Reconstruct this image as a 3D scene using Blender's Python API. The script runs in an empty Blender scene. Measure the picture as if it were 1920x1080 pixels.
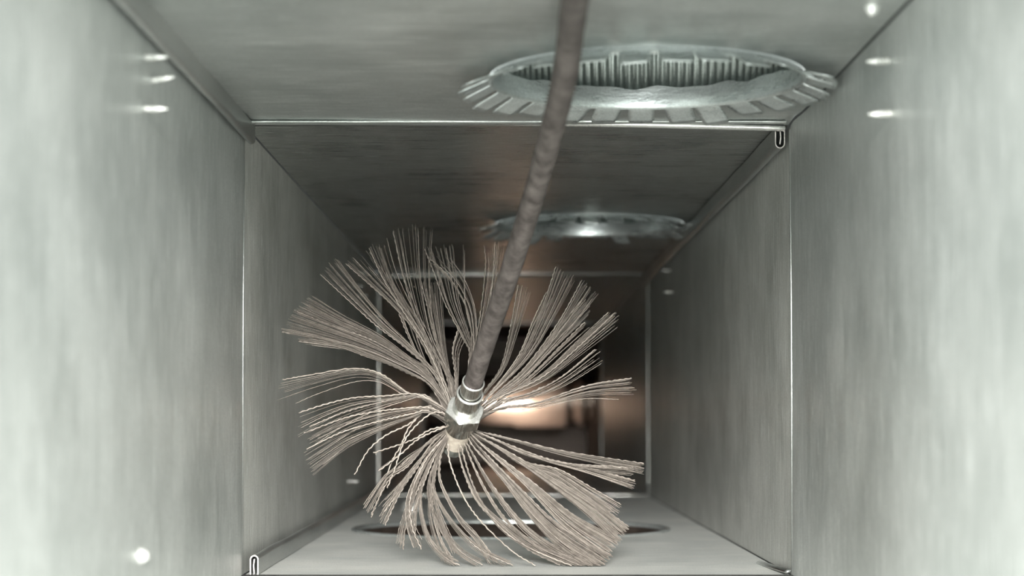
import bpy, math, random
from mathutils import Vector, noise
R = random.Random(7)

# ------------------------------------------------------------------ camera, world, lights
scene = bpy.context.scene
COL = scene.collection
F = 3500.0                       # focal length in pixels of a 1920 px wide frame
VPX, VPY = 955.0, 785.0          # where the duct's long edges meet
PITCH = math.radians(2.0)
CPY = VPY - F * math.tan(PITCH)
FLOOR_DROP = 0.1172
CAM = Vector((0, 0, FLOOR_DROP))

cam_d = bpy.data.cameras.new('camera')
cam = bpy.data.objects.new('camera', cam_d); COL.objects.link(cam)
cam.location = CAM
cam.rotation_euler = (math.pi / 2 + PITCH, 0, 0)
cam_d.sensor_width = 36; cam_d.lens = F * 36 / 1920
cam_d.shift_x = (960 - VPX) / 1920
cam_d.shift_y = (CPY - 540) / 1920
cam_d.clip_start = 0.02; cam_d.clip_end = 200
cam_d.dof.use_dof = True
cam_d.dof.focus_distance = 1.47
cam_d.dof.aperture_fstop = 6.5
scene.camera = cam

world = bpy.data.worlds.new('world'); scene.world = world
world.use_nodes = True
bg = world.node_tree.nodes['Background']
bg.inputs[0].default_value = (0.93, 1.0, 0.96, 1); bg.inputs[1].default_value = 0.6

def area(name, loc, target, sx, sy, power, color):
    d = bpy.data.lights.new(name, 'AREA'); d.shape = 'RECTANGLE'
    d.size = sx; d.size_y = sy; d.energy = power; d.color = color
    o = bpy.data.objects.new(name, d); COL.objects.link(o)
    o.location = loc
    o.rotation_euler = (Vector(target) - Vector(loc)).to_track_quat('-Z', 'Y').to_euler()
    return o
# daylight windows of the workshop behind the camera, left and right, then two added fill lights
area('window_light_west', (-1.25, -0.69, 0.35), (0.1, 0.85, 0.15), 0.30, 1.0, 38, (0.95, 1.0, 0.97))
area('window_light_east', (1.2, -0.75, 0.40), (-0.05, 0.8, 0.15), 0.9, 1.0, 34, (0.95, 1.0, 0.97))
area('front_fill_light', (0.0, -1.5, 0.62), (0, 1.8, 0.0), 0.6, 0.40, 150, (1.0, 0.985, 0.95))  # added front fill that brightens the floor and lower bristles
area('low_fill_light', (0.0, -1.6, -0.30), (0, 1.3, 0.3), 0.8, 0.35, 16, (0.96, 1.0, 0.98))  # added low fill aimed at the ceiling and front tabs
# warm light added to brighten the far pipe; no opening is modelled there
bl = area('pipe_fill_light', (-0.194, 4.34, 0.075), (0.0, 4.56, 0.112), 0.08, 0.08, 0.20, (1.0, 0.80, 0.66))
bl.data.spread = math.radians(36)

scene.view_settings.view_transform = 'Standard'
scene.view_settings.look = 'None'
scene.view_settings.exposure = 1.1
scene.view_settings.gamma = 1.0
scene.view_settings.use_curve_mapping = False

# ------------------------------------------------------------------ helpers
CP, SP = math.cos(PITCH), math.sin(PITCH)
def P(px, py, depth):
    """World point at distance `depth` along the duct that the photo shows at (px, py)."""
    dx = (px - VPX) / F; dy = (CPY - py) / F
    d = Vector((dx, CP - dy * SP, SP + dy * CP))
    return CAM + d * (depth / d.y)

Z1, Z2, Z3, Z4, Z0 = 1.40, 2.842, 4.28, 5.15, 0.52
XL = P(456, 650, Z1).x
XR = P(1484, 650, Z1).x
ZC = P(955, 236, Z1).z
ZF = 0.0

def mesh(name, verts, faces, mat, parent=None, smooth=False):
    m = bpy.data.meshes.new(name)
    m.from_pydata([tuple(v) for v in verts], [], faces)
    m.update()
    if smooth:
        m.polygons.foreach_set('use_smooth', [True] * len(m.polygons))
    if mat: m.materials.append(mat)
    o = bpy.data.objects.new(name, m); COL.objects.link(o)
    if parent: o.parent = parent
    return o

def empty(name, loc=(0, 0, 0)):
    o = bpy.data.objects.new(name, None); COL.objects.link(o)
    o.location = loc; o.empty_display_size = 0.02
    return o

def tag(o, label=None, cat=None, group=None, kind=None):
    if label: o['label'] = label
    if cat: o['category'] = cat
    if group: o['group'] = group
    if kind: o['kind'] = kind
    return o

def sharp(o, deg=35):
    o.data.polygons.foreach_set('use_smooth', [True] * len(o.data.polygons))
    o.data.set_sharp_from_angle(angle=math.radians(deg))
    return o

def solid(o, t, offset=-1):
    md = o.modifiers.new('sheet thickness', 'SOLIDIFY'); md.thickness = t; md.offset = offset
    return o

def local(o, pts):
    return [Vector(p) - o for p in pts]

# ------------------------------------------------------------------ materials
def new_mat(name):
    m = bpy.data.materials.new(name); m.use_nodes = True
    nt = m.node_tree; b = nt.nodes['Principled BSDF']
    return m, nt, b

def node(nt, t, **kw):
    n = nt.nodes.new(t)
    for k, v in kw.items(): setattr(n, k, v)
    return n

def ramp(nt, fac, stops):
    r = node(nt, 'ShaderNodeValToRGB')
    e = r.color_ramp.elements
    while len(e) < len(stops): e.new(0.5)
    for i, (p, c) in enumerate(stops):
        e[i].position = p; e[i].color = c if len(c) == 4 else (*c, 1)
    nt.links.new(fac, r.inputs[0])
    return r

def tex(nt, scale_vec, scale, detail=4, rough=0.6):
    tc = node(nt, 'ShaderNodeTexCoord'); mp = node(nt, 'ShaderNodeMapping')
    mp.inputs['Scale'].default_value = scale_vec
    nt.links.new(tc.outputs['Object'], mp.inputs[0])
    n = node(nt, 'ShaderNodeTexNoise')
    n.inputs['Scale'].default_value = scale; n.inputs['Detail'].default_value = detail
    n.inputs['Roughness'].default_value = rough
    nt.links.new(mp.outputs[0], n.inputs['Vector'])
    return n

def galvanised(name, streak, c0, c1, rough=(0.30, 0.48), metallic=0.45, bump=0.14, specks=True):
    """Zinc coated sheet: cloudy tone, rolling streaks along one axis, fine grain, tiny bright nicks."""
    m, nt, b = new_mat(name)
    cloud = tex(nt, (1, 1, 1), 9, 5, 0.6)
    st = tex(nt, streak, 1.0, 5, 0.65)
    grain = tex(nt, (1, 1, 1), 700, 2, 0.5)
    mix = node(nt, 'ShaderNodeMath', operation='MULTIPLY_ADD')
    nt.links.new(st.outputs[0], mix.inputs[0]); mix.inputs[1].default_value = 0.55
    half = node(nt, 'ShaderNodeMath', operation='MULTIPLY'); half.inputs[1].default_value = 0.45
    nt.links.new(cloud.outputs[0], half.inputs[0]); nt.links.new(half.outputs[0], mix.inputs[2])
    col = ramp(nt, mix.outputs[0], [(0.38, c0), (0.60, c1)])
    if specks:
        sp = tex(nt, tuple(s * 3.2 for s in streak), 1.0, 1, 0.4)
        spr = ramp(nt, sp.outputs[0], [(0.645, (0, 0, 0)), (0.69, (1, 1, 1))])
        cm = node(nt, 'ShaderNodeMixRGB'); cm.inputs[2].default_value = (0.86, 0.88, 0.86, 1)
        nt.links.new(spr.outputs[0], cm.inputs[0]); nt.links.new(col.outputs[0], cm.inputs[1])
        nt.links.new(cm.outputs[0], b.inputs['Base Color'])
    else:
        nt.links.new(col.outputs[0], b.inputs['Base Color'])
    src = b.inputs['Base Color'].links[0].from_socket
    gr = ramp(nt, grain.outputs[0], [(0.32, (0.80, 0.80, 0.80)), (0.68, (1.0, 1.0, 1.0))])
    gm = node(nt, 'ShaderNodeMixRGB', blend_type='MULTIPLY'); gm.inputs[0].default_value = 1.0
    nt.links.new(src, gm.inputs[1]); nt.links.new(gr.outputs[0], gm.inputs[2]); nt.links.new(gm.outputs[0], b.inputs['Base Color'])
    b.inputs['Metallic'].default_value = metallic
    rr = node(nt, 'ShaderNodeMapRange')
    rr.inputs[1].default_value = 0.3; rr.inputs[2].default_value = 0.7
    rr.inputs[3].default_value = rough[0]; rr.inputs[4].default_value = rough[1]
    nt.links.new(mix.outputs[0], rr.inputs[0]); nt.links.new(rr.outputs[0], b.inputs['Roughness'])
    add = node(nt, 'ShaderNodeMath', operation='MULTIPLY_ADD')
    nt.links.new(grain.outputs[0], add.inputs[0]); add.inputs[1].default_value = 0.4
    nt.links.new(st.outputs[0], add.inputs[2])
    bp = node(nt, 'ShaderNodeBump'); bp.inputs['Strength'].default_value = bump; bp.inputs['Distance'].default_value = 0.002
    nt.links.new(add.outputs[0], bp.inputs['Height']); nt.links.new(bp.outputs[0], b.inputs['Normal'])
    return m

WALLSTREAK = (260, 260, 14)
FLATSTREAK = (12, 260, 260)
M_wall = galvanised('galvanised sheet, vertical grain', WALLSTREAK, (0.46, 0.49, 0.47), (0.66, 0.68, 0.66), metallic=0.58)
M_flat = galvanised('galvanised sheet, cross grain', FLATSTREAK, (0.44, 0.47, 0.45), (0.62, 0.64, 0.62), metallic=0.72, rough=(0.26, 0.42))
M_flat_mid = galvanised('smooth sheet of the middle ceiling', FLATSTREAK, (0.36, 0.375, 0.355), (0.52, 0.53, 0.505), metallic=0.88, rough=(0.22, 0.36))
M_wall_mid = galvanised('paler galvanised sheet, vertical grain', WALLSTREAK, (0.44, 0.45, 0.42), (0.72, 0.72, 0.685), metallic=0.3, rough=(0.36, 0.55))  # paler, less metallic sheet for the middle walls
M_floor = galvanised('dust covered galvanised floor sheet', FLATSTREAK, (0.55, 0.58, 0.565), (0.80, 0.80, 0.765), metallic=0.12, rough=(0.4, 0.6))
M_seam = galvanised('folded seam steel', (14, 6, 14), (0.34, 0.36, 0.345), (0.52, 0.535, 0.515), rough=(0.25, 0.4), metallic=0.75, specks=False)
M_bright = galvanised('bright folded edge', (60, 60, 60), (0.72, 0.72, 0.69), (0.88, 0.88, 0.85), rough=(0.18, 0.3), metallic=0.8, specks=False)
M_collar = galvanised('collar steel', (40, 40, 200), (0.50, 0.54, 0.53), (0.66, 0.70, 0.69), rough=(0.22, 0.36), metallic=0.72, specks=False)
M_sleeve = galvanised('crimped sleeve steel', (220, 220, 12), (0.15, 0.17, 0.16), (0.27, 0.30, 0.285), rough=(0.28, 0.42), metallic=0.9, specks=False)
M_pipe = galvanised('warm pipe steel', (6, 200, 200), (0.60, 0.48, 0.40), (0.78, 0.66, 0.57), rough=(0.3, 0.4), metallic=0.7, specks=False)
M_end = galvanised('shade-darkened end chamber steel', (6, 60, 60), (0.05, 0.04, 0.033), (0.12, 0.095, 0.08), rough=(0.3, 0.5), metallic=0.6, specks=False)  # deep shade of the end chamber and floor pipe is in this colour
M_edge = galvanised('cut sheet edge', (90, 90, 90), (0.46, 0.42, 0.40), (0.62, 0.58, 0.55), rough=(0.25, 0.4), metallic=0.8, specks=False)
M_screw = galvanised('zinc screw', (400, 400, 400), (0.80, 0.80, 0.76), (0.92, 0.92, 0.9), rough=(0.2, 0.35), metallic=0.6, specks=False)
M_nickel = galvanised('nickel fitting', (300, 300, 40), (0.36, 0.36, 0.335), (0.52, 0.515, 0.48), rough=(0.10, 0.2), metallic=1.0, bump=0.02, specks=False)

def simple(name, c0, c1, scale_vec, scale, rough, bump=0.2, dist=0.001, spec=0.3):
    m, nt, b = new_mat(name)
    n = tex(nt, scale_vec, scale, 5, 0.65)
    c = ramp(nt, n.outputs[0], [(0.35, c0), (0.68, c1)])
    nt.links.new(c.outputs[0], b.inputs['Base Color'])
    b.inputs['Roughness'].default_value = rough
    b.inputs['Specular IOR Level'].default_value = spec
    bp = node(nt, 'ShaderNodeBump'); bp.inputs['Strength'].default_value = bump; bp.inputs['Distance'].default_value = dist
    nt.links.new(n.outputs[0], bp.inputs['Height']); nt.links.new(bp.outputs[0], b.inputs['Normal'])
    return m
M_hose = simple('dusty dark rubber sleeve', (0.040, 0.033, 0.030), (0.125, 0.108, 0.10), (1, 1, 0.6), 95, 0.62, 0.5, 0.0012)
M_bristle = simple('tan nylon bristle', (0.17, 0.147, 0.126), (0.33, 0.292, 0.255), (1, 1, 1), 300, 0.55, 0.1)
M_fine = simple('fine tan bristle', (0.12, 0.103, 0.088), (0.23, 0.202, 0.175), (1, 1, 1), 200, 0.6, 0.0)
M_core = simple('bristle core resin', (0.30, 0.26, 0.215), (0.50, 0.45, 0.38), (1, 1, 1), 160, 0.5, 0.2)
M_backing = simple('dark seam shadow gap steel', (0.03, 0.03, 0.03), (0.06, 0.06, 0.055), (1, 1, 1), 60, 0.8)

# ------------------------------------------------------------------ duct shell
def wob(a, b, seed):
    return (noise.noise(Vector((a * 5.0, b * 5.0, seed * 7.3))) * 0.65 + noise.noise(Vector((a * 13.0, b * 13.0, seed * 3.1 + 9))) * 0.18)

def panel(name, side, y0, y1, mat, label, seed, amp=0.0012, flare=0.0, gap=0.0006):
    """One sheet of the duct, gently buckled, its far edge kicked out where it meets the next section."""
    ny, nt_ = 60, 28
    verts, faces = [], []
    for i in range(ny + 1):
        y = y0 + (y1 - y0) * i / ny
        for j in range(nt_ + 1):
            t = j / nt_
            fade = min(1, 6 * min(t, 1 - t)) * min(1, 5 * min(i / ny, 1 - i / ny) + 0.15)
            d = wob(y, t * 0.33, seed) * amp * fade
            e = (y1 - y) / 0.030
            k = math.exp(-((e - 1.0) ** 2) * 1.6) * flare
            d += k * (0.55 + 0.45 * math.cos((t - 0.5) * 2 * math.pi * 0.98 + math.pi))
            if side == 'l': verts.append((XL - d, y, ZF + gap + (ZC - ZF - 2 * gap) * t))
            else: verts.append((XR + d, y, ZF + gap + (ZC - ZF - 2 * gap) * t))
    for i in range(ny):
        for j in range(nt_):
            a = i * (nt_ + 1) + j
            q = (a, a + 1, a + nt_ + 2, a + nt_ + 1)
            faces.append(q[::-1] if side == 'l' else q)
    o = mesh(name, verts, faces, mat, smooth=True)
    solid(o, 0.0009, -1).modifiers[0].use_rim = False
    return tag(o, label, kind='structure')

def flat_panel(name, top, y0, y1, mat, label, seed, hole=None, amp=0.001, flare=0.0, gap=0.0):
    """Floor or ceiling sheet; with hole=(cx, cy, r) the sheet is cut round the opening."""
    x0, x1 = XL + gap, XR - gap
    zb = ZC if top else ZF
    sgn = 1 if top else -1
    verts, faces = [], []
    def zz(x, y, edge):
        u, v = (x - x0) / (x1 - x0), (y - y0) / (y1 - y0)
        fade = max(0, min(1, 6 * min(u, 1 - u, v, 1 - v))) * edge
        e = (y1 - y) / 0.030
        k = math.exp(-((e - 1.0) ** 2) * 1.6) * flare * (0.55 + 0.45 * math.cos((u - 0.5) * 2 * math.pi + math.pi))
        return zb + sgn * (wob(x, y, seed) * amp * fade + k * edge)
    if hole is None:
        nx, ny = 30, 60
        for i in range(ny + 1):
            for j in range(nx + 1):
                x = x0 + (x1 - x0) * j / nx; y = y0 + (y1 - y0) * i / ny
                verts.append((x, y, zz(x, y, 1)))
        for i in range(ny):
            for j in range(nx):
                a = i * (nx + 1) + j
                faces.append((a, a + 1, a + nx + 2, a + nx + 1))
    else:
        cx, cy, r = hole
        angs = [2 * math.pi * k / 120 for k in range(120)]
        for (x, y) in ((x0, y0), (x1, y0), (x1, y1), (x0, y1)):
            a = math.atan2(y - cy, x - cx) % (2 * math.pi)
            k = min(range(len(angs)), key=lambda i: abs(angs[i] - a)); angs[k] = a
        M = 26
        for a in angs:
            c, s = math.cos(a), math.sin(a)
            tt = []
            if c > 1e-9: tt.append((x1 - cx) / c)
            if c < -1e-9: tt.append((x0 - cx) / c)
            if s > 1e-9: tt.append((y1 - cy) / s)
            if s < -1e-9: tt.append((y0 - cy) / s)
            L = min(tt)
            for k in range(M + 1):
                f = (k / M)
                q = r + (L - r) * f
                x, y = cx + c * q, cy + s * q
                verts.append((x, y, zz(x, y, min(1, f * 5))))
        n = len(angs)
        for i in range(n):
            for k in range(M):
                a = i * (M + 1) + k; b2 = ((i + 1) % n) * (M + 1) + k
                faces.append((a, a + 1, b2 + 1, b2))
    if top: faces = [f[::-1] for f in faces]
    o = mesh(name, verts, faces, mat, smooth=True)
    solid(o, 0.0009, -1).modifiers[0].use_rim = False
    return tag(o, label, kind='structure')

def on_ceiling(px, py):
    lo, hi = 0.3, 8
    for _ in range(50):
        mid = (lo + hi) / 2
        if P(px, py, mid).z > ZC: hi = mid
        else: lo = mid
    return P(px, py, lo)
def on_floor(px, py):
    lo, hi = 0.3, 8
    for _ in range(50):
        mid = (lo + hi) / 2
        if P(px, py, mid).z < ZF: hi = mid
        else: lo = mid
    return P(px, py, lo)
def on_side(px, py, X):
    lo, hi = 0.3, 8
    for _ in range(50):
        mid = (lo + hi) / 2
        if abs(P(px, py, mid).x) > abs(X): hi = mid
        else: lo = mid
    return P(px, py, lo)

H1 = (0.0885, 1.1985, 0.1015)
H2 = (0.0905, 2.105, 0.106)
H3 = (0.002, 1.985, 0.166)

panel('wall_left', 'l', Z0, Z1, M_wall, 'bright galvanised duct wall on the left nearest the viewer', 1, amp=0.0016, flare=-0.0016)
panel('wall_right', 'r', Z0, Z1, M_wall, 'bright galvanised duct wall on the right nearest the viewer', 2, amp=0.0016, flare=-0.0016)
flat_panel('ceiling', True, Z0, Z1, M_flat, 'galvanised duct ceiling with the large round notched opening', 3, H1, amp=0.0012, flare=0.002, gap=0.0016)
flat_panel('floor', False, Z0, Z1, M_floor, 'galvanised duct floor nearest the viewer at the bottom edge', 4, amp=0.001)
panel('wall_left', 'l', Z1, Z2, M_wall_mid, 'middle left duct wall with vertical grain behind the brush', 5, amp=0.0011, flare=0.002)
panel('wall_right', 'r', Z1, Z2, M_wall_mid, 'middle right duct wall with vertical streaks', 6, amp=0.0011, flare=0.002)
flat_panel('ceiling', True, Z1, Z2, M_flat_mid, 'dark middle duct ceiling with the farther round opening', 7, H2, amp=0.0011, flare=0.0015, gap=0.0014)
flat_panel('floor', False, Z1, Z2, M_floor, 'pale duct floor under the brush with a wide round opening', 8, H3, amp=0.0007, gap=0.0012)
panel('wall_left', 'l', Z2, Z3, M_wall, 'dim far left duct wall beyond the second joint', 9, flare=0.001)
panel('wall_right', 'r', Z2, Z3, M_wall, 'dim far right duct wall beyond the second joint', 10, flare=0.001)
flat_panel('ceiling', True, Z2, Z3, M_flat, 'dark far duct ceiling beyond the second joint', 11)
flat_panel('floor', False, Z2, Z3, M_flat, 'dim far duct floor beyond the second joint', 12)
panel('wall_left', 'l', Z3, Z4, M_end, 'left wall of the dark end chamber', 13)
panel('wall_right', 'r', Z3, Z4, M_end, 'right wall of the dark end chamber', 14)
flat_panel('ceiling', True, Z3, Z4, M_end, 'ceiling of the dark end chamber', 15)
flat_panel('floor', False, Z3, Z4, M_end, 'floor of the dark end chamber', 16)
def box_vf(x0, x1, y0, y1, z0, z1):
    v = [(x0, y0, z0), (x1, y0, z0), (x1, y1, z0), (x0, y1, z0), (x0, y0, z1), (x1, y0, z1), (x1, y1, z1), (x0, y1, z1)]
    f = [(3, 2, 1, 0), (4, 5, 6, 7), (0, 1, 5, 4), (1, 2, 6, 5), (2, 3, 7, 6), (3, 0, 4, 7)]
    return v, f
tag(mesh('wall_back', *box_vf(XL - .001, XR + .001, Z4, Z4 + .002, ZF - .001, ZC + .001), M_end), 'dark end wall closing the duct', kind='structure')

# narrow backing angles that close the corner gaps outside the sheets
tn = 0
def trim(verts, faces, mat, label, smooth=False):
    global tn
    tn += 1
    return tag(mesh('trim_%d' % tn, verts, faces, mat, smooth=smooth), label, kind='structure')
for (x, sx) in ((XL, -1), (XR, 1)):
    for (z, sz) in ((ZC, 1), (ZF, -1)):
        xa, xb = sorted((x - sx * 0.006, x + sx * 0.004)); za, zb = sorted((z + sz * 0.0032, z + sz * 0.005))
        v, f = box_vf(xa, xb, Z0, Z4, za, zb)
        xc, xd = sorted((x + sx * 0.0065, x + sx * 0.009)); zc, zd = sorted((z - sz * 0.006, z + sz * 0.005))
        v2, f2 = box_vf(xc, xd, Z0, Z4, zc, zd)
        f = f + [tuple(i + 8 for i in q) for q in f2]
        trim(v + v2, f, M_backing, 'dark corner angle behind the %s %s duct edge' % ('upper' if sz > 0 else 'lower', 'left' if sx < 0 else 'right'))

# standing lock seams: a folded U of sheet running along a corner
def sheet_profile(pts, t):
    """Closed outline of a bent sheet strip of thickness t along pts (x, z)."""
    L, Rr = [], []
    n = len(pts)
    for i in range(n):
        a = Vector(pts[max(i - 1, 0)]); b = Vector(pts[min(i + 1, n - 1)])
        d = (b - a).normalized(); nrm = Vector((-d.y, d.x))
        p = Vector(pts[i])
        L.append(p + nrm * t / 2); Rr.append(p - nrm * t / 2)
    return L + Rr[::-1]

def seam(x_in, dirx, z_base, dirz, h, w, y0, y1, label, t=0.0008, wave=0.0007, seed=0):
    """U fold: from the wall side down to the tip and back up, with the locked flange inside it."""
    prof = []
    r = w / 2
    outer = [(0, 0), (0, h - r)] + [(r - r * math.cos(a), h - r + r * math.sin(a)) for a in [math.pi * k / 8 for k in range(1, 8)]] + [(w, h - r), (w, 0.0)]
    inner = [(w * 0.5, 0), (w * 0.42, h * 0.5), (w * 0.52, h * 0.82)]
    ny = 44
    verts, faces = [], []
    for path, first in ((outer, True), (inner, False)):
        op = sheet_profile(path, t)
        base = len(verts); n = len(op)
        for i in range(ny + 1):
            y = y0 + (y1 - y0) * i / ny
            d = noise.noise(Vector((seed * 3.3, y * 9, 0))) * wave
            dh = 1 + noise.noise(Vector((seed * 5.1, y * 7, 4))) * 0.06
            for p in op:
                verts.append((x_in + dirx * (p.x + d), y, z_base + dirz * p.y * dh))
        for i in range(ny):
            for k in range(n):
                a = base + i * n + k; b2 = base + i * n + (k + 1) % n
                faces.append((a, b2, b2 + n, a + n))
        hn = n // 2
        for i in (0, ny):
            for k in range(hn - 1):
                a = base + i * n + k
                faces.append((a, a + 1, base + i * n + n - 2 - k, base + i * n + n - 1 - k))
    o = trim(verts, faces, M_seam, label)
    o.data.materials.append(M_edge)
    for p in o.data.polygons:
        ys = [o.data.vertices[i].co.y for i in p.vertices]
        if max(ys) - min(ys) < 1e-5: p.material_index = 1
    return sharp(o, 40)

seam(XL + 0.0030, 1, ZC, -1, 0.0135, 0.0052, Z0, Z1 - 0.001, 'folded seam strip along the upper left edge nearest the viewer', seed=1)
seam(XR - 0.0035, -1, ZC - 0.001, -1, 0.0150, 0.0068, Z1 + 0.004, Z2 - 0.001, 'folded standing seam along the upper right edge of the middle duct', seed=2)
seam(XL + 0.0055, 1, ZF + 0.0005, 1, 0.0140, 0.0056, Z1 + 0.004, Z2 - 0.001, 'folded standing seam along the lower left edge of the middle duct', seed=3)

# rounded joint strips where sections meet
def bar(path, r, mat, label, sides=10, ry=None):
    """Rounded strip along a path of points."""
    verts, faces = [], []
    n = len(path)
    for i in range(n):
        a = Vector(path[max(i - 1, 0)]); b = Vector(path[min(i + 1, n - 1)]); d = (b - a).normalized()
        up = Vector((0, 1, 0)); s = d.cross(up).normalized(); up = s.cross(d)
        for k in range(sides):
            an = 2 * math.pi * k / sides
            verts.append(Vector(path[i]) + s * math.cos(an) * r + up * math.sin(an) * (ry or r))
    for i in range(n - 1):
        for k in range(sides):
            a = i * sides + k; b = i * sides + (k + 1) % sides
            faces.append((a, b, b + sides, a + sides))
    faces.append(tuple(range(sides))); faces.append(tuple(range((n - 1) * sides, n * sides))[::-1])
    return trim(verts, faces, mat, label, smooth=True)

def span(a, b, n, sag):
    a, b = Vector(a), Vector(b)
    return [a.lerp(b, i / n) + Vector(sag) * math.sin(math.pi * i / n) for i in range(n + 1)]
bar(span(P(466, 229, Z1 - .002), P(1471, 241, Z1 - .002), 24, (0, 0, 0.0018)), 0.0022, M_bright, 'bright rounded joint strip across the ceiling of the near joint', ry=0.004)
bar(span((XL + .004, Z1 - .016, ZC + .0002), (XR - .006, Z1 - .016, ZC + .0002), 24, (0, 0, 0.0)), 0.0011, M_flat, 'low ceiling ridge standing in for the reflection of the near joint strip', ry=0.004)  # mirrored line of the joint strip, added as a solid ridge
bar(span((XL, Z1, ZF), (XL, Z1, ZC - .006), 12, (0, 0, 0)), 0.0006, M_seam, 'thin bright vertical edge at the left of the near joint', ry=0.0012)
bar(span((XR, Z1, ZF), (XR, Z1, ZC - .003), 12, (0, 0, 0)), 0.0010, M_seam, 'thin bright vertical edge at the right of the near joint', ry=0.0015)
bar(span((XL, Z1 - .002, ZF - .0001), (XR, Z1 - .002, ZF - .0001), 12, (0, 0, 0)), 0.0009, M_backing, 'dark joint edge across the floor of the near joint', ry=0.006)
bar(span(P(716, 518, Z2 - .002), P(1214, 512, Z2 - .002), 24, (0, 0, 0.001)), 0.0030, M_bright, 'rounded joint strip across the ceiling of the second joint', ry=0.006)
bar(span((XL + .001, Z2 - .002, ZF), (XL + .001, Z2 - .002, ZC - .004), 12, (0, 0, 0)), 0.0028, M_bright, 'pale vertical edge at the left of the second joint', ry=0.004)
bar(span((XR - .001, Z2 - .002, ZF), (XR - .001, Z2 - .002, ZC - .004), 12, (0.0, 0, 0)), 0.0020, M_seam, 'vertical edge at the right of the second joint', ry=0.004)
bar(span((XL, Z2 - .002, ZF + .001), (XR, Z2 - .002, ZF + .001), 12, (0, 0, 0)), 0.0022, M_bright, 'low joint edge across the floor of the second joint', ry=0.005)
bar(span((XL, Z3 - .002, ZC - .001), (XR, Z3 - .002, ZC - .001), 12, (0, 0, 0)), 0.0036, M_bright, 'dim joint strip across the ceiling of the third joint', ry=0.006)
bar(span((XR - .001, Z3 - .002, ZF), (XR - .001, Z3 - .002, ZC), 12, (0, 0, 0)), 0.0030, M_seam, 'vertical edge at the right of the third joint', ry=0.004)
bar(span((XL + .001, Z3 - .002, ZF), (XL + .001, Z3 - .002, ZC), 12, (0, 0, 0)), 0.0030, M_seam, 'vertical edge at the left of the third joint', ry=0.004)
# short folded tab on the floor at the lower right corner of the near joint
a = on_floor(1424, 1057); b = Vector((XR - .003, Z1 + .004, 0))
bar([Vector((a.x, a.y, .0012)), Vector((a.x, a.y, .0012)).lerp(Vector((b.x, b.y, .0022)), .5), Vector((b.x, b.y, .003))], 0.0013, M_seam, 'short folded tab on the floor at the lower right corner', ry=0.003)

# ------------------------------------------------------------------ round collars
def lathe(rings, n, closed=False, wavy=None):
    """rings: list of (r, z); returns verts, faces round the z axis."""
    verts, faces = [], []
    for ri, (r, z) in enumerate(rings):
        for k in range(n):
            a = 2 * math.pi * k / n
            rr, z2 = r, z
            if wavy: rr, z2 = wavy(ri, a, r, z)
            verts.append((rr * math.cos(a), rr * math.sin(a), z2))
    m = len(rings)
    for i in range(m - 1 if not closed else m):
        for k in range(n):
            a = i * n + k; b = i * n + (k + 1) % n
            c = ((i + 1) % m) * n
            faces.append((a, b, c + (k + 1) % n, c + k))
    return verts, faces

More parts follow.
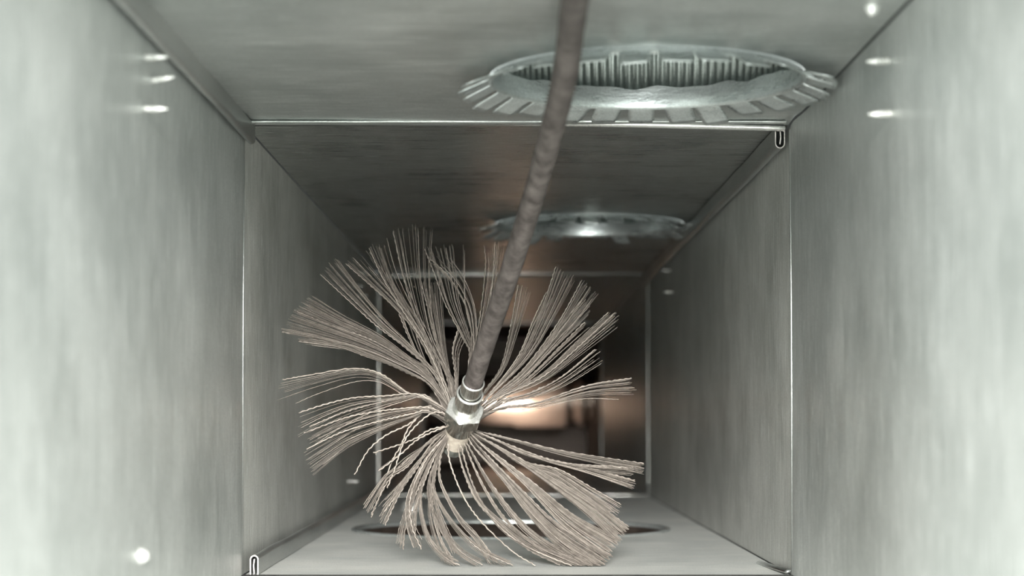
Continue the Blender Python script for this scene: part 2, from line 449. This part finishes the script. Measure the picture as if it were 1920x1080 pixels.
def ceiling_collar(hole, ntab, label, seed, droop, tab_len, crumple=0.0):
    rr = random.Random(seed)
    cx, cy, r = hole
    root = empty('notched_duct_collar', (cx, cy, ZC))
    tag(root, label, 'duct collar', 'notched collars in the duct ceiling')
    r -= 0.0008
    lip = -0.0034
    # smooth lower ring with a rolled lip and a slightly wavy upper edge
    prof = [(r + .0012, lip - .0002), (r, lip - .0012), (r - .0012, lip - .0006), (r - .0016, lip + .001), (r - .0018, .004), (r - .0018, .0105), (r - .0006, .0108), (r - .0004, .004), (r, lip + .001)]
    def wavy(ri, a, R0, z):
        if ri in (5, 6): return R0, z + 0.0009 * math.sin(a * 14 + seed) + 0.0006 * math.sin(a * 23)
        return R0, z
    v, f = lathe(prof, 160, True, wavy)
    sharp(mesh('ring', v, f, M_collar, root), 50)
    # crimped sleeve above it
    def crimp(ri, a, R0, z):
        return R0 + 0.0006 * math.tanh(2.0 * math.sin(a * 112)), z
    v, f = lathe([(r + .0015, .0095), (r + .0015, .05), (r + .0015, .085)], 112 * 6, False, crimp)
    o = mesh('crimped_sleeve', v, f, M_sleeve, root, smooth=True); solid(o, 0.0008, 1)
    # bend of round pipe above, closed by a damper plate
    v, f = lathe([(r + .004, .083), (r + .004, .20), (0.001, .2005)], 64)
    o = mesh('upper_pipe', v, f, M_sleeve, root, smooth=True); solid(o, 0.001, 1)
    # bent tabs
    pitch = 2 * math.pi / ntab
    for k in range(ntab):
        a0 = k * pitch + seed * .37 + rr.uniform(-.02, .02)
        half = pitch * rr.uniform(.39, .44)
        L = tab_len * rr.uniform(.9, 1.08)
        dr = math.radians(droop + rr.uniform(-5, 8)); tw = rr.uniform(-.0012, .0012)
        front = max(0.0, -math.sin(a0))
        dr += math.radians(13) * front ** 2; L *= 1 - .30 * front ** 2
        if crumple: dr += math.radians(rr.uniform(-crumple, crumple))
        verts, faces = [], []
        nu, nv = 6, 7
        for i in range(nv + 1):
            t = i / nv
            # rolled start then straight tongue
            if t < .3:
                q = t / .3 * (math.pi / 2 - dr * .0)
                rad = (r + .0004) + .0024 * math.sin(q) * 1.0
                zz = lip + .0002 - .0018 * (1 - math.cos(q)) * .5
            else:
                s = (t - .3) / .7 * L
                rad = r + .0028 + s * math.cos(dr); zz = lip - .0007 - s * math.sin(dr)
            for j in range(nu + 1):
                u = j / nu * 2 - 1
                shr = 1 - (0.16 * max(0, (t - .88) / .12) if abs(u) > .9 else 0)
                an = a0 + u * half * shr * (r / rad) ** .9
                zt = zz + tw * u * max(0, t - .3)
                verts.append((rad * math.cos(an), rad * math.sin(an), min(zt, -.0007)))
        for i in range(nv):
            for j in range(nu):
                a = i * (nu + 1) + j
                faces.append((a, a + 1, a + nu + 2, a + nu + 1))
        o = mesh('tab', verts, faces, M_collar, root); o.data.polygons.foreach_set('use_smooth', [True] * len(o.data.polygons))
        solid(o, 0.0008, 0)
    return root
ceiling_collar(H1, 27, 'large notched round collar in the ceiling nearest the viewer', 1, 19, 0.0195)
ceiling_collar(H2, 27, 'farther notched round collar in the dark middle ceiling', 2, 14, 0.019, 14)

root = empty('floor_collar', (H3[0], H3[1], 0))
tag(root, 'wide round collar sunk in the pale duct floor behind the brush', 'duct collar')
r = H3[2]
v, f = lathe([(r + .003, .0004), (r + .002, .0020), (r - .001, .0022), (r - .003, .0010), (r - .0034, -.001), (r - .0034, -.0022), (r - .002, -.0022), (r - .001, -.001)], 128, True)
sharp(mesh('rim', v, f, M_collar, root), 50)
v, f = lathe([(r - .0025, -.0015), (r - .0028, -.022), (r - .006, -.024), (r - .006, -.028), (r - .003, -.030), (r - .003, -.16), (.001, -.161)], 96)
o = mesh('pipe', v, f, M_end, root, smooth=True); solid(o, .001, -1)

# ------------------------------------------------------------------ screws and rivets
def frame(axis):
    axis = Vector(axis).normalized()
    u = axis.orthogonal().normalized(); return axis, u, axis.cross(u)

def revolve(base, axis, prof, n=14):
    ax, u, w = frame(axis)
    verts, faces = [], []
    for (s, r) in prof:
        for k in range(n):
            a = 2 * math.pi * k / n
            verts.append(Vector(base) + ax * s + (u * math.cos(a) + w * math.sin(a)) * r)
    for i in range(len(prof) - 1):
        for k in range(n):
            a = i * n + k; b = i * n + (k + 1) % n
            faces.append((a, b, b + n, a + n))
    faces.append(tuple(range(n))[::-1]); faces.append(tuple(range((len(prof) - 1) * n, len(prof) * n)))
    return verts, faces

def screw(base, axis, length, rad, label, group):
    base = Vector(base)
    root = empty('sheet_metal_screw', base)
    tag(root, label, 'screw', group)
    prof = [(-.0008, rad * .72), (length * .62, rad * .70), (length * .8, rad * .5), (length, .0002)]
    v, f = revolve((0, 0, 0), axis, prof)
    mesh('shank', v, f, M_screw, root, smooth=True)
    # helical thread
    ax, u, w = frame(axis)
    verts, faces = [], []
    turns, per = 7, 12
    n = turns * per
    for i in range(n + 1):
        s = i / n; a = 2 * math.pi * i / per
        core = rad * (.70 if s < .62 else .70 * (1 - (s - .62) / .38) + .02)
        tip = core + rad * .34 * (1 - s * .45)
        d = u * math.cos(a) + w * math.sin(a); p = length * .96 * s
        hw = length * .035
        verts += [ax * (p - hw) + d * core * .95, ax * p + d * tip, ax * (p + hw) + d * core * .95]
    for i in range(n):
        b = i * 3
        faces += [(b, b + 1, b + 4, b + 3), (b + 1, b + 2, b + 5, b + 4)]
    mesh('thread', verts, faces, M_screw, root)
    return root

def rivet(base, axis, rad, label):
    base = Vector(base)
    root = empty('dome_rivet', base)
    tag(root, label, 'rivet')
    prof = [(-.0006, rad * 1.25), (.0005, rad * 1.25), (.0008, rad * 1.1)]
    v, f = revolve((0, 0, 0), axis, prof, 20); sharp(mesh('flange', v, f, M_screw, root), 40)
    prof = [(.0006 + rad * 1.15 * math.sin(a), rad * math.cos(a) + .0001) for a in [math.pi / 2 * k / 8 for k in range(9)]]
    v, f = revolve((0, 0, 0), axis, prof, 20); mesh('dome', v, f, M_screw, root, smooth=True)
    return root

G1 = 'screw points through the near duct walls'; G2 = 'screw points through the middle duct walls'
for (px, py, ln, tilt, lab) in ((270, 107, .0135, 0, 'topmost white screw point through the near left wall'),
                          (284, 151, .0135, .16, 'middle white screw point tilted upward through the near left wall'),
                          (270, 204, .0135, 0, 'lowest of three white screw points through the near left wall')):
    screw(on_side(px, py, XL), (1, 0, tilt), ln, .0021, lab, G1)
for (px, py, lab) in ((1668, 114, 'upper white screw point through the near right wall'), (1672, 213, 'lower white screw point through the near right wall')):
    screw(on_side(px, py, XR), (-1, 0, -.03), .0135, .0024, lab, G1)
for (px, py, lab) in ((672, 512, 'topmost small screw point through the middle left wall'), (662, 536, 'second small screw point through the middle left wall'),
                      (671, 555, 'third small screw point through the middle left wall'), (652, 903, 'lone small screw point low on the middle left wall near the floor')):
    screw(on_side(px, py, XL), (1, 0, 0), .0145, .0020, lab, G2)
for (px, py, lab) in ((1258, 507, 'upper small screw point through the middle right wall'), (1262, 548, 'lower small screw point through the middle right wall')):
    screw(on_side(px, py, XR), (-1, 0, 0), .0135, .0020, lab, G2)
rivet(on_ceiling(1635, 14), (0, 0, -1), .0036, 'round white rivet on the near ceiling by the right corner')
rivet(on_side(262, 1042, XL), (1, 0, 0), .0040, 'round white rivet low on the near left wall')
rivet(on_floor(772, 958), (0, 0, 1), .0140, 'white domed rivet on the floor behind the bristles')

# ------------------------------------------------------------------ far round pipe in the end chamber
DP = 4.62
pc = P(955, 752, DP)
rp = 0.064
root = empty('round_pipe', (XL, DP, pc.z))
tag(root, 'shiny warm toned round pipe crossing the dark end of the duct', 'pipe')
xe = P(1092, 752, DP).x - XL
def xpipe(name, prof, mat):
    v, f = revolve((0, 0, 0), (1, 0, 0), prof, 48)
    return sharp(mesh(name, v, f, mat, root), 40)
x1 = P(1060, 752, DP).x - XL
xpipe('pipe_body', [(.002, rp * .92), (x1 * .62, rp * .92), (x1 * .64, rp), (x1, rp)], M_pipe)
xpipe('socket', [(x1 - .002, rp * .80), (xe - .012, rp * .80), (xe - .012, rp * .95), (xe, rp * .95), (xe + .004, rp * .80), (XR - XL - .002, rp * .78)], M_pipe)

# ------------------------------------------------------------------ flexible shaft
def catmull(pts, n):
    pts = [Vector(p) for p in pts]
    pts = [pts[0] * 2 - pts[1]] + pts + [pts[-1] * 2 - pts[-2]]
    segs = len(pts) - 3
    out = []
    for i in range(n + 1):
        t = i / n * segs; k = min(int(t), segs - 1); t -= k
        p0, p1, p2, p3 = pts[k:k + 4]
        out.append(0.5 * ((2 * p1) + (p2 - p0) * t + (2 * p0 - 5 * p1 + 4 * p2 - p3) * t * t + (3 * p1 - p0 - 3 * p2 + p3) * t ** 3))
    return out

def tube(path, radii, sides, cap=True):
    verts, faces = [], []
    n = len(path)
    d = (path[1] - path[0]).normalized(); u = d.orthogonal().normalized()
    for i in range(n):
        d = (path[min(i + 1, n - 1)] - path[max(i - 1, 0)]).normalized()
        u = (u - d * u.dot(d)).normalized(); w = d.cross(u)
        r = radii[i] if isinstance(radii, list) else radii
        for k in range(sides):
            a = 2 * math.pi * k / sides
            verts.append(path[i] + (u * math.cos(a) + w * math.sin(a)) * r)
    for i in range(n - 1):
        for k in range(sides):
            a = i * sides + k; b = i * sides + (k + 1) % sides
            faces.append((a, b, b + sides, a + sides))
    if cap:
        faces.append(tuple(range(sides))[::-1]); faces.append(tuple(range((n - 1) * sides, n * sides)))
    return verts, faces

AX = Vector((-.20, .77, -.60)).normalized()            # hub axis, from the shaft into the duct
E = P(888, 716, 1.440)                                 # mouth of the ferrule
hose_pts = [E + AX * .012, E - AX * .02, P(922, 610, 1.372), P(953, 520, 1.305), P(1000, 370, 1.200), P(1036, 240, 1.110), P(1061, 130, 1.032), P(1075, 20, .955),
            Vector((.0335, .86, ZC - .0115)), Vector((.035, .70, ZC - .015)), Vector((.04, .5, ZC - .03)), Vector((.05, .25, ZC - .02)), Vector((.08, 0.0, ZC + .01)), Vector((.12, -.3, ZC - .02))]
path = catmull(hose_pts, 220)
rad = [.0073 * (1 + .05 * noise.noise(Vector((i * .21, 0, 0)))) for i in range(len(path))]
v, f = tube(path, rad, 24)
shaft = mesh('flexible_shaft', v, f, M_hose, smooth=True)
tag(shaft, 'dusty dark brown flexible shaft bending down to the brush hub', 'flexible shaft')

# ------------------------------------------------------------------ rotary brush
brush = empty('rotary_duct_brush', E + AX * .07)
tag(brush, 'rotary cleaning brush with long tan bristles on a nickel hub', 'brush')
BO = brush.location.copy()
def hub_part(name, prof, mat, n=40, deg=40):
    v, f = revolve(E - BO, AX, prof, n)
    return sharp(mesh(name, v, f, mat, brush), deg)
def brighten(o, smax_list):
    # highlight on turned faces and lips put into the colour, as paler metal
    o.data.materials.append(M_bright)
    for p in o.data.polygons:
        c = p.center + BO - E
        s_ = c.dot(AX)
        if any(a <= s_ <= b for a, b in smax_list): p.material_index = 1
    return o
def hollow(s0, s1, ro, ri, lip):
    return [(s1, ri * .98), (s1, ro), (s0 + lip, ro), (s0 + lip * .3, ro * 1.03), (s0, ro * .99), (s0 - lip * .15, (ro + ri) / 2), (s0, ri * 1.01), (s0 + lip, ri), (s0 + .008, ri)]
brighten(hub_part('inner_ferrule', hollow(0, .022, .0086, .0076, .0016), M_nickel), [(-.001, .0012)])
brighten(hub_part('outer_ferrule', hollow(.0145, .041, .0104, .0090, .0018), M_nickel), [(.0135, .0159)])
# hexagon nut with turned chamfer
ax, u0, w0 = frame(AX)
verts, faces = [], []
N = 96
rows = [(.0345, 0, .0098), (.0345, 0, .0139), (.0358, 1, .0160), (.0450, 1, .0160), (.0462, 0, .0139), (.0462, 0, .009)]
for s, hexa, rr_ in rows:
    for k in range(N):
        a = 2 * math.pi * k / N
        if hexa:
            q = ((a + .35) % (math.pi / 3)) - math.pi / 6
            r_ = min(rr_, .0139 / math.cos(q))
        else: r_ = rr_
        verts.append(E - BO + ax * s + (u0 * math.cos(a) + w0 * math.sin(a)) * r_)
for i in range(len(rows) - 1):
    for k in range(N):
        a = i * N + k; b = i * N + (k + 1) % N
        faces.append((a, b, b + N, a + N))
hexo = brighten(sharp(mesh('hex_nut', verts, faces, M_nickel, brush), 25), [(.034, .0357)])
hub_part('neck', [(.0455, .0122), (.052, .0122), (.055, .0116), (.060, .0112)], M_nickel)
hub_part('bristle_core', [(.058, .0112), (.062, .0108), (.078, .0098), (.080, .0094)], M_core)
hub_part('end_cap', [(.079, .0100), (.084, .0100), (.088, .0085), (.090, .0050)], M_nickel)

ROOT0 = E + AX * .070
HPX = Vector((858, 806))
def proj_hub(p): return p
FLOOR_Z = ZF + .0012
def to3d(pts, lean, zoff=0.0):
    """Bristle through photo points: rooted on the core, its depth changing steadily to the tip."""
    n = len(pts)
    tipup = (HPX.y - pts[-1][1]) / 2400.0
    out = []
    total = sum((Vector(pts[i + 1]) - Vector(pts[i])).length for i in range(n - 1)); acc = 0
    for i, p in enumerate(pts):
        if i: acc += (Vector(pts[i]) - Vector(pts[i - 1])).length
        t = acc / total
        dz = (max(tipup, 0) * lean + min(tipup, 0) * .12) * t
        q = P(p[0], p[1], ROOT0.y + zoff * (1 - t * .3) + dz)
        if q.z < FLOOR_Z: q.z = FLOOR_Z
        out.append(q)
    return out
def rootpoint(s, toward):
    c = E + AX * s
    d = toward - c; d -= AX * d.dot(AX)
    return c + d.normalized() * .0085

# photo points from the hub outward, sweep in degrees (+ clockwise), fill count
LEADS = [
 ([(850,738),(835,700),(800,640),(778,590),(755,515),(737,434)], 9, 26),
 ([(846,742),(825,705),(795,642),(760,590),(718,522),(692,465)], 7, 22),
 ([(868,720),(880,670),(868,635),(835,570),(815,515),(795,464)], 11, 24),
 ([(872,720),(884,660),(878,590),(860,547),(835,512),(805,484)], 6, 12),
 ([(845,745),(820,705),(780,625),(735,572),(690,531),(648,494)], 7, 16),
 ([(846,742),(815,705),(760,652),(705,610),(650,560),(600,514)], 5, 22),
 ([(844,745),(800,705),(745,665),(690,635),(620,610),(557,584)], 5, 60),
 ([(842,747),(800,712),(740,680),(680,656),(600,636),(529,622)], 6, 66),
 ([(852,735),(830,712),(805,690),(790,680),(765,630),(748,588)], 4, 12),
 ([(854,732),(846,715),(836,700),(820,650),(805,590),(790,530)], 6, 20),
 ([(846,742),(805,701),(775,679),(734,663),(690,648),(640,620)], 3, 16),
 ([(838,748),(805,722),(764,699),(724,681),(683,667),(634,650),(560,640)], 3, 26),
 ([(838,750),(785,740),(724,742),(662,746),(610,758),(560,774)], -7, 9),
 ([(838,754),(790,742),(764,736),(714,701),(662,691),(581,703),(530,712)], -6, 10),
 ([(836,768),(805,764),(744,767),(690,774),(642,785),(570,812)], -8, 11),
 ([(832,776),(800,770),(775,775),(714,789),(642,810),(575,842)], -8, 10),
 ([(838,752),(800,742),(750,747),(690,760),(640,775),(580,800)], -7, 9),
 ([(838,756),(805,761),(770,793),(724,816),(690,845),(665,890)], 0, 0),
 ([(834,757),(805,768),(768,800),(752,835),(735,865),(712,930),(696,970)], 0, 0),
 ([(836,760),(812,774),(778,800),(756,832),(740,880),(726,915)], 0, 0),
 ([(832,794),(806,806),(779,822),(745,835),(700,849)], 0, 0),
 ([(830,797),(806,812),(779,827),(751,852),(710,883)], 1.0, 3),
 ([(832,802),(806,827),(765,874),(732,897),(710,935),(696,966)], 5, 10),
 ([(836,806),(810,832),(780,880),(750,920),(720,960)], 4, 10),
 ([(838,808),(818,850),(792,913),(776,960)], 0, 0),
 ([(836,808),(812,862),(792,900),(778,930)], 0, 0),
 ([(838,808),(806,860),(778,920),(760,990),(756,1030)], 4, 10),
 ([(842,812),(830,845),(825,868),(826,900),(843,938),(870,980),(904,1015),(932,1055)], 3, 16),
 ([(842,812),(840,840),(846,875),(870,933),(904,980),(960,1033),(1004,1062)], 0, 0),
 ([(858,815),(860,845),(870,886),(895,941),(940,988),(990,1030),(1050,1060)], -3, 18),
 ([(842,810),(815,870),(806,905),(818,946),(837,994),(857,1038)], 2, 10),
 ([(840,808),(800,880),(790,945),(806,1010),(835,1045),(862,1062)], 3, 14),
 ([(842,810),(812,880),(806,930),(830,990),(865,1035),(905,1062)], 3, 12),
 ([(842,810),(818,860),(816,920),(850,980),(900,1030),(962,1062)], 3, 14),
 ([(840,808),(800,860),(770,930),(772,985),(790,1030)], 3, 10),
 ([(836,806),(815,835),(785,870),(750,925),(722,985)], 4, 12),
 ([(838,808),(820,845),(800,890),(782,950),(778,1000)], 4, 14),
 ([(834,803),(800,835),(760,865),(725,905)], 3, 8),
 ([(840,810),(826,850),(815,900),(812,960),(830,1020),(850,1056)], 4, 16),
 ([(898,802),(915,813),(963,824),(1047,844),(1130,858),(1207,869)], 2.6, 22),
 ([(894,802),(935,827),(1019,858),(1102,877),(1190,901)], 2.2, 20),
 ([(894,802),(930,824),(980,848),(1060,868),(1120,874),(1188,877)], 2.6, 16),
 ([(884,804),(935,838),(1019,885),(1116,943),(1178,987)], 5, 80),
 ([(884,804),(925,832),(985,866),(1047,880),(1110,915),(1164,946)], 5, 28),
 ([(880,806),(920,845),(1000,905),(1075,965),(1160,1012)], 6, 110),
 ([(876,808),(910,850),(975,915),(1050,985),(1146,1040)], 6, 110),
 ([(872,810),(894,844),(949,899),(1005,963),(1074,1024),(1134,1058)], 5, 70),
 ([(868,812),(885,848),(925,912),(985,985),(1045,1030),(1110,1061)], 5, 44),
 ([(866,812),(878,850),(912,920),(955,980),(1019,1030),(1091,1061)], 2.4, 22),
 ([(862,814),(868,850),(892,920),(935,985),(990,1026),(1072,1062)], 2, 14),
 ([(900,738),(911,730),(940,685),(959,604),(971,534)], 4.5, 20),
 ([(902,740),(920,735),(981,660),(1015,582),(1042,500)], 5.5, 24),
 ([(900,742),(918,738),(970,670),(1000,600),(1024,548)], 3, 14),
 ([(902,744),(925,742),(984,689),(1047,604),(1091,525)], 5, 22),
 ([(904,746),(930,742),(980,700),(1040,625),(1092,560)], 5, 20),
 ([(904,748),(930,746),(1012,704),(1081,641),(1140,586)], 2.6, 18),
 ([(904,748),(930,748),(1015,708),(1090,645),(1153,586)], 3.4, 14),
 ([(904,750),(940,748),(1000,700),(1050,650),(1096,604)], 3, 12),
 ([(904,756),(945,752),(1000,735),(1055,705),(1116,655)], 5, 16),
 ([(902,764),(940,764),(1006,755),(1100,723),(1184,709)], 5, 20),
 ([(904,756),(940,752),(985,740),(1020,724)], 4, 8),
 ([(872,722),(880,700),(899,600),(910,503),(908,462)], 4, 12),
 ([(880,722),(890,690),(905,640),(922,540),(928,454)], 5, 14),
 ([(858,724),(853,700),(849,655),(860,613)], 6, 10),
]

def wavy_path(path, amp, period, seed):
    out = []
    n = len(path); s = 0
    for i, p in enumerate(path):
        if i: s += (path[i] - path[i - 1]).length
        d = (path[min(i + 1, n - 1)] - path[max(i - 1, 0)]).normalized()
        a = d.cross(Vector((0, 1, 0))).normalized(); b = d.cross(a)
        ph = 2 * math.pi * s / period + seed
        f = min(1, i / 6)
        q = p + (a * math.sin(ph) + b * math.cos(ph)) * amp * f
        if q.z < FLOOR_Z: q.z = FLOOR_Z
        out.append(q)
    return out

def rot2(pts, deg, stretch=1.0):
    """Turn a bristle about the hub, more towards its tip."""
    out = []
    for i, p in enumerate(pts):
        t = i / (len(pts) - 1)
        a = math.radians(deg) * t ** .6
        v2 = Vector(p) - HPX
        v2 *= 1 + (stretch - 1) * t
        q = HPX + Vector((v2.x * math.cos(a) - v2.y * math.sin(a), v2.x * math.sin(a) + v2.y * math.cos(a)))
        out.append((q.x, q.y))
    lim = R.uniform(1050, 1067)
    k = 1 if out[-1][1] <= lim else (lim - HPX.y) / (out[-1][1] - HPX.y)
    out = [(x, HPX.y + (y - HPX.y) * (1 + (k - 1) * i / (len(out) - 1))) for i, (x, y) in enumerate(out)]
    return out

nparts = 0
fv, ff = [], []
def one_bristle(pts, seed, rad, amp, as_part, lean):
    global nparts
    rr = random.Random(seed)
    s = rr.uniform(.060, .078)
    zoff = (s - .070) * AX.y
    p3 = to3d(pts, lean, zoff)
    rt = rootpoint(s, p3[1])
    p3[0] = rt.lerp(p3[0], .35) if (p3[0] - rt).length > .02 else (rt + p3[0]) / 2
    pth = catmull([rt] + p3, 78 if as_part else 16)
    for q in pth:
        q.x = max(q.x, XL + .004)
    if as_part:
        pth = wavy_path(pth, amp, rr.uniform(.0042, .0058), rr.uniform(0, 6))
        n = len(pth)
        v, f = tube([q - BO for q in pth], [rad * (1 - .35 * i / n) * (1 + .14 * math.sin(i * 2.1)) for i in range(n)], 5)
        mesh('bristle', v, f, M_bristle, brush, smooth=True)
        nparts += 1
    else:
        v, f = tube([q - BO for q in pth], rad, 3, False)
        b = len(fv)
        fv.extend(v); ff.extend([tuple(i + b for i in q) for q in f])

for li, (pts, sweep, nfill) in enumerate(LEADS):
    rr = random.Random(100 + li)
    lean = .38
    one_bristle(pts, li * 31, .00078 if pts[-1][1] > 600 else .00058, .00034, True, lean)
    # neighbours of the lead bristle, thinner
    nb = min(5 if pts[-1][1] > 840 else 3, max(0, nfill // 5))
    for k in range(nb):
        g = (k + rr.uniform(.3, .9)) / nb
        one_bristle(rot2(pts, sweep * 1.3 * g, 1 + rr.uniform(-.10, .02)), li * 31 + 7 + k, .00030, .00018, True, lean)
    for k in range(int(nfill * (1.4 if pts[-1][1] > 840 else .85))):
        g = rr.random() ** 1.25
        one_bristle(rot2(pts, sweep * 1.3 * g, 1 + rr.uniform(-.04, .012)), li * 977 + k, .00017, 0, False, lean)
fine = mesh('fine_bristles', fv, ff, M_fine, brush, smooth=True)
tag(fine, kind='stuff')
print('bristle parts', nparts, 'fine verts', len(fv))
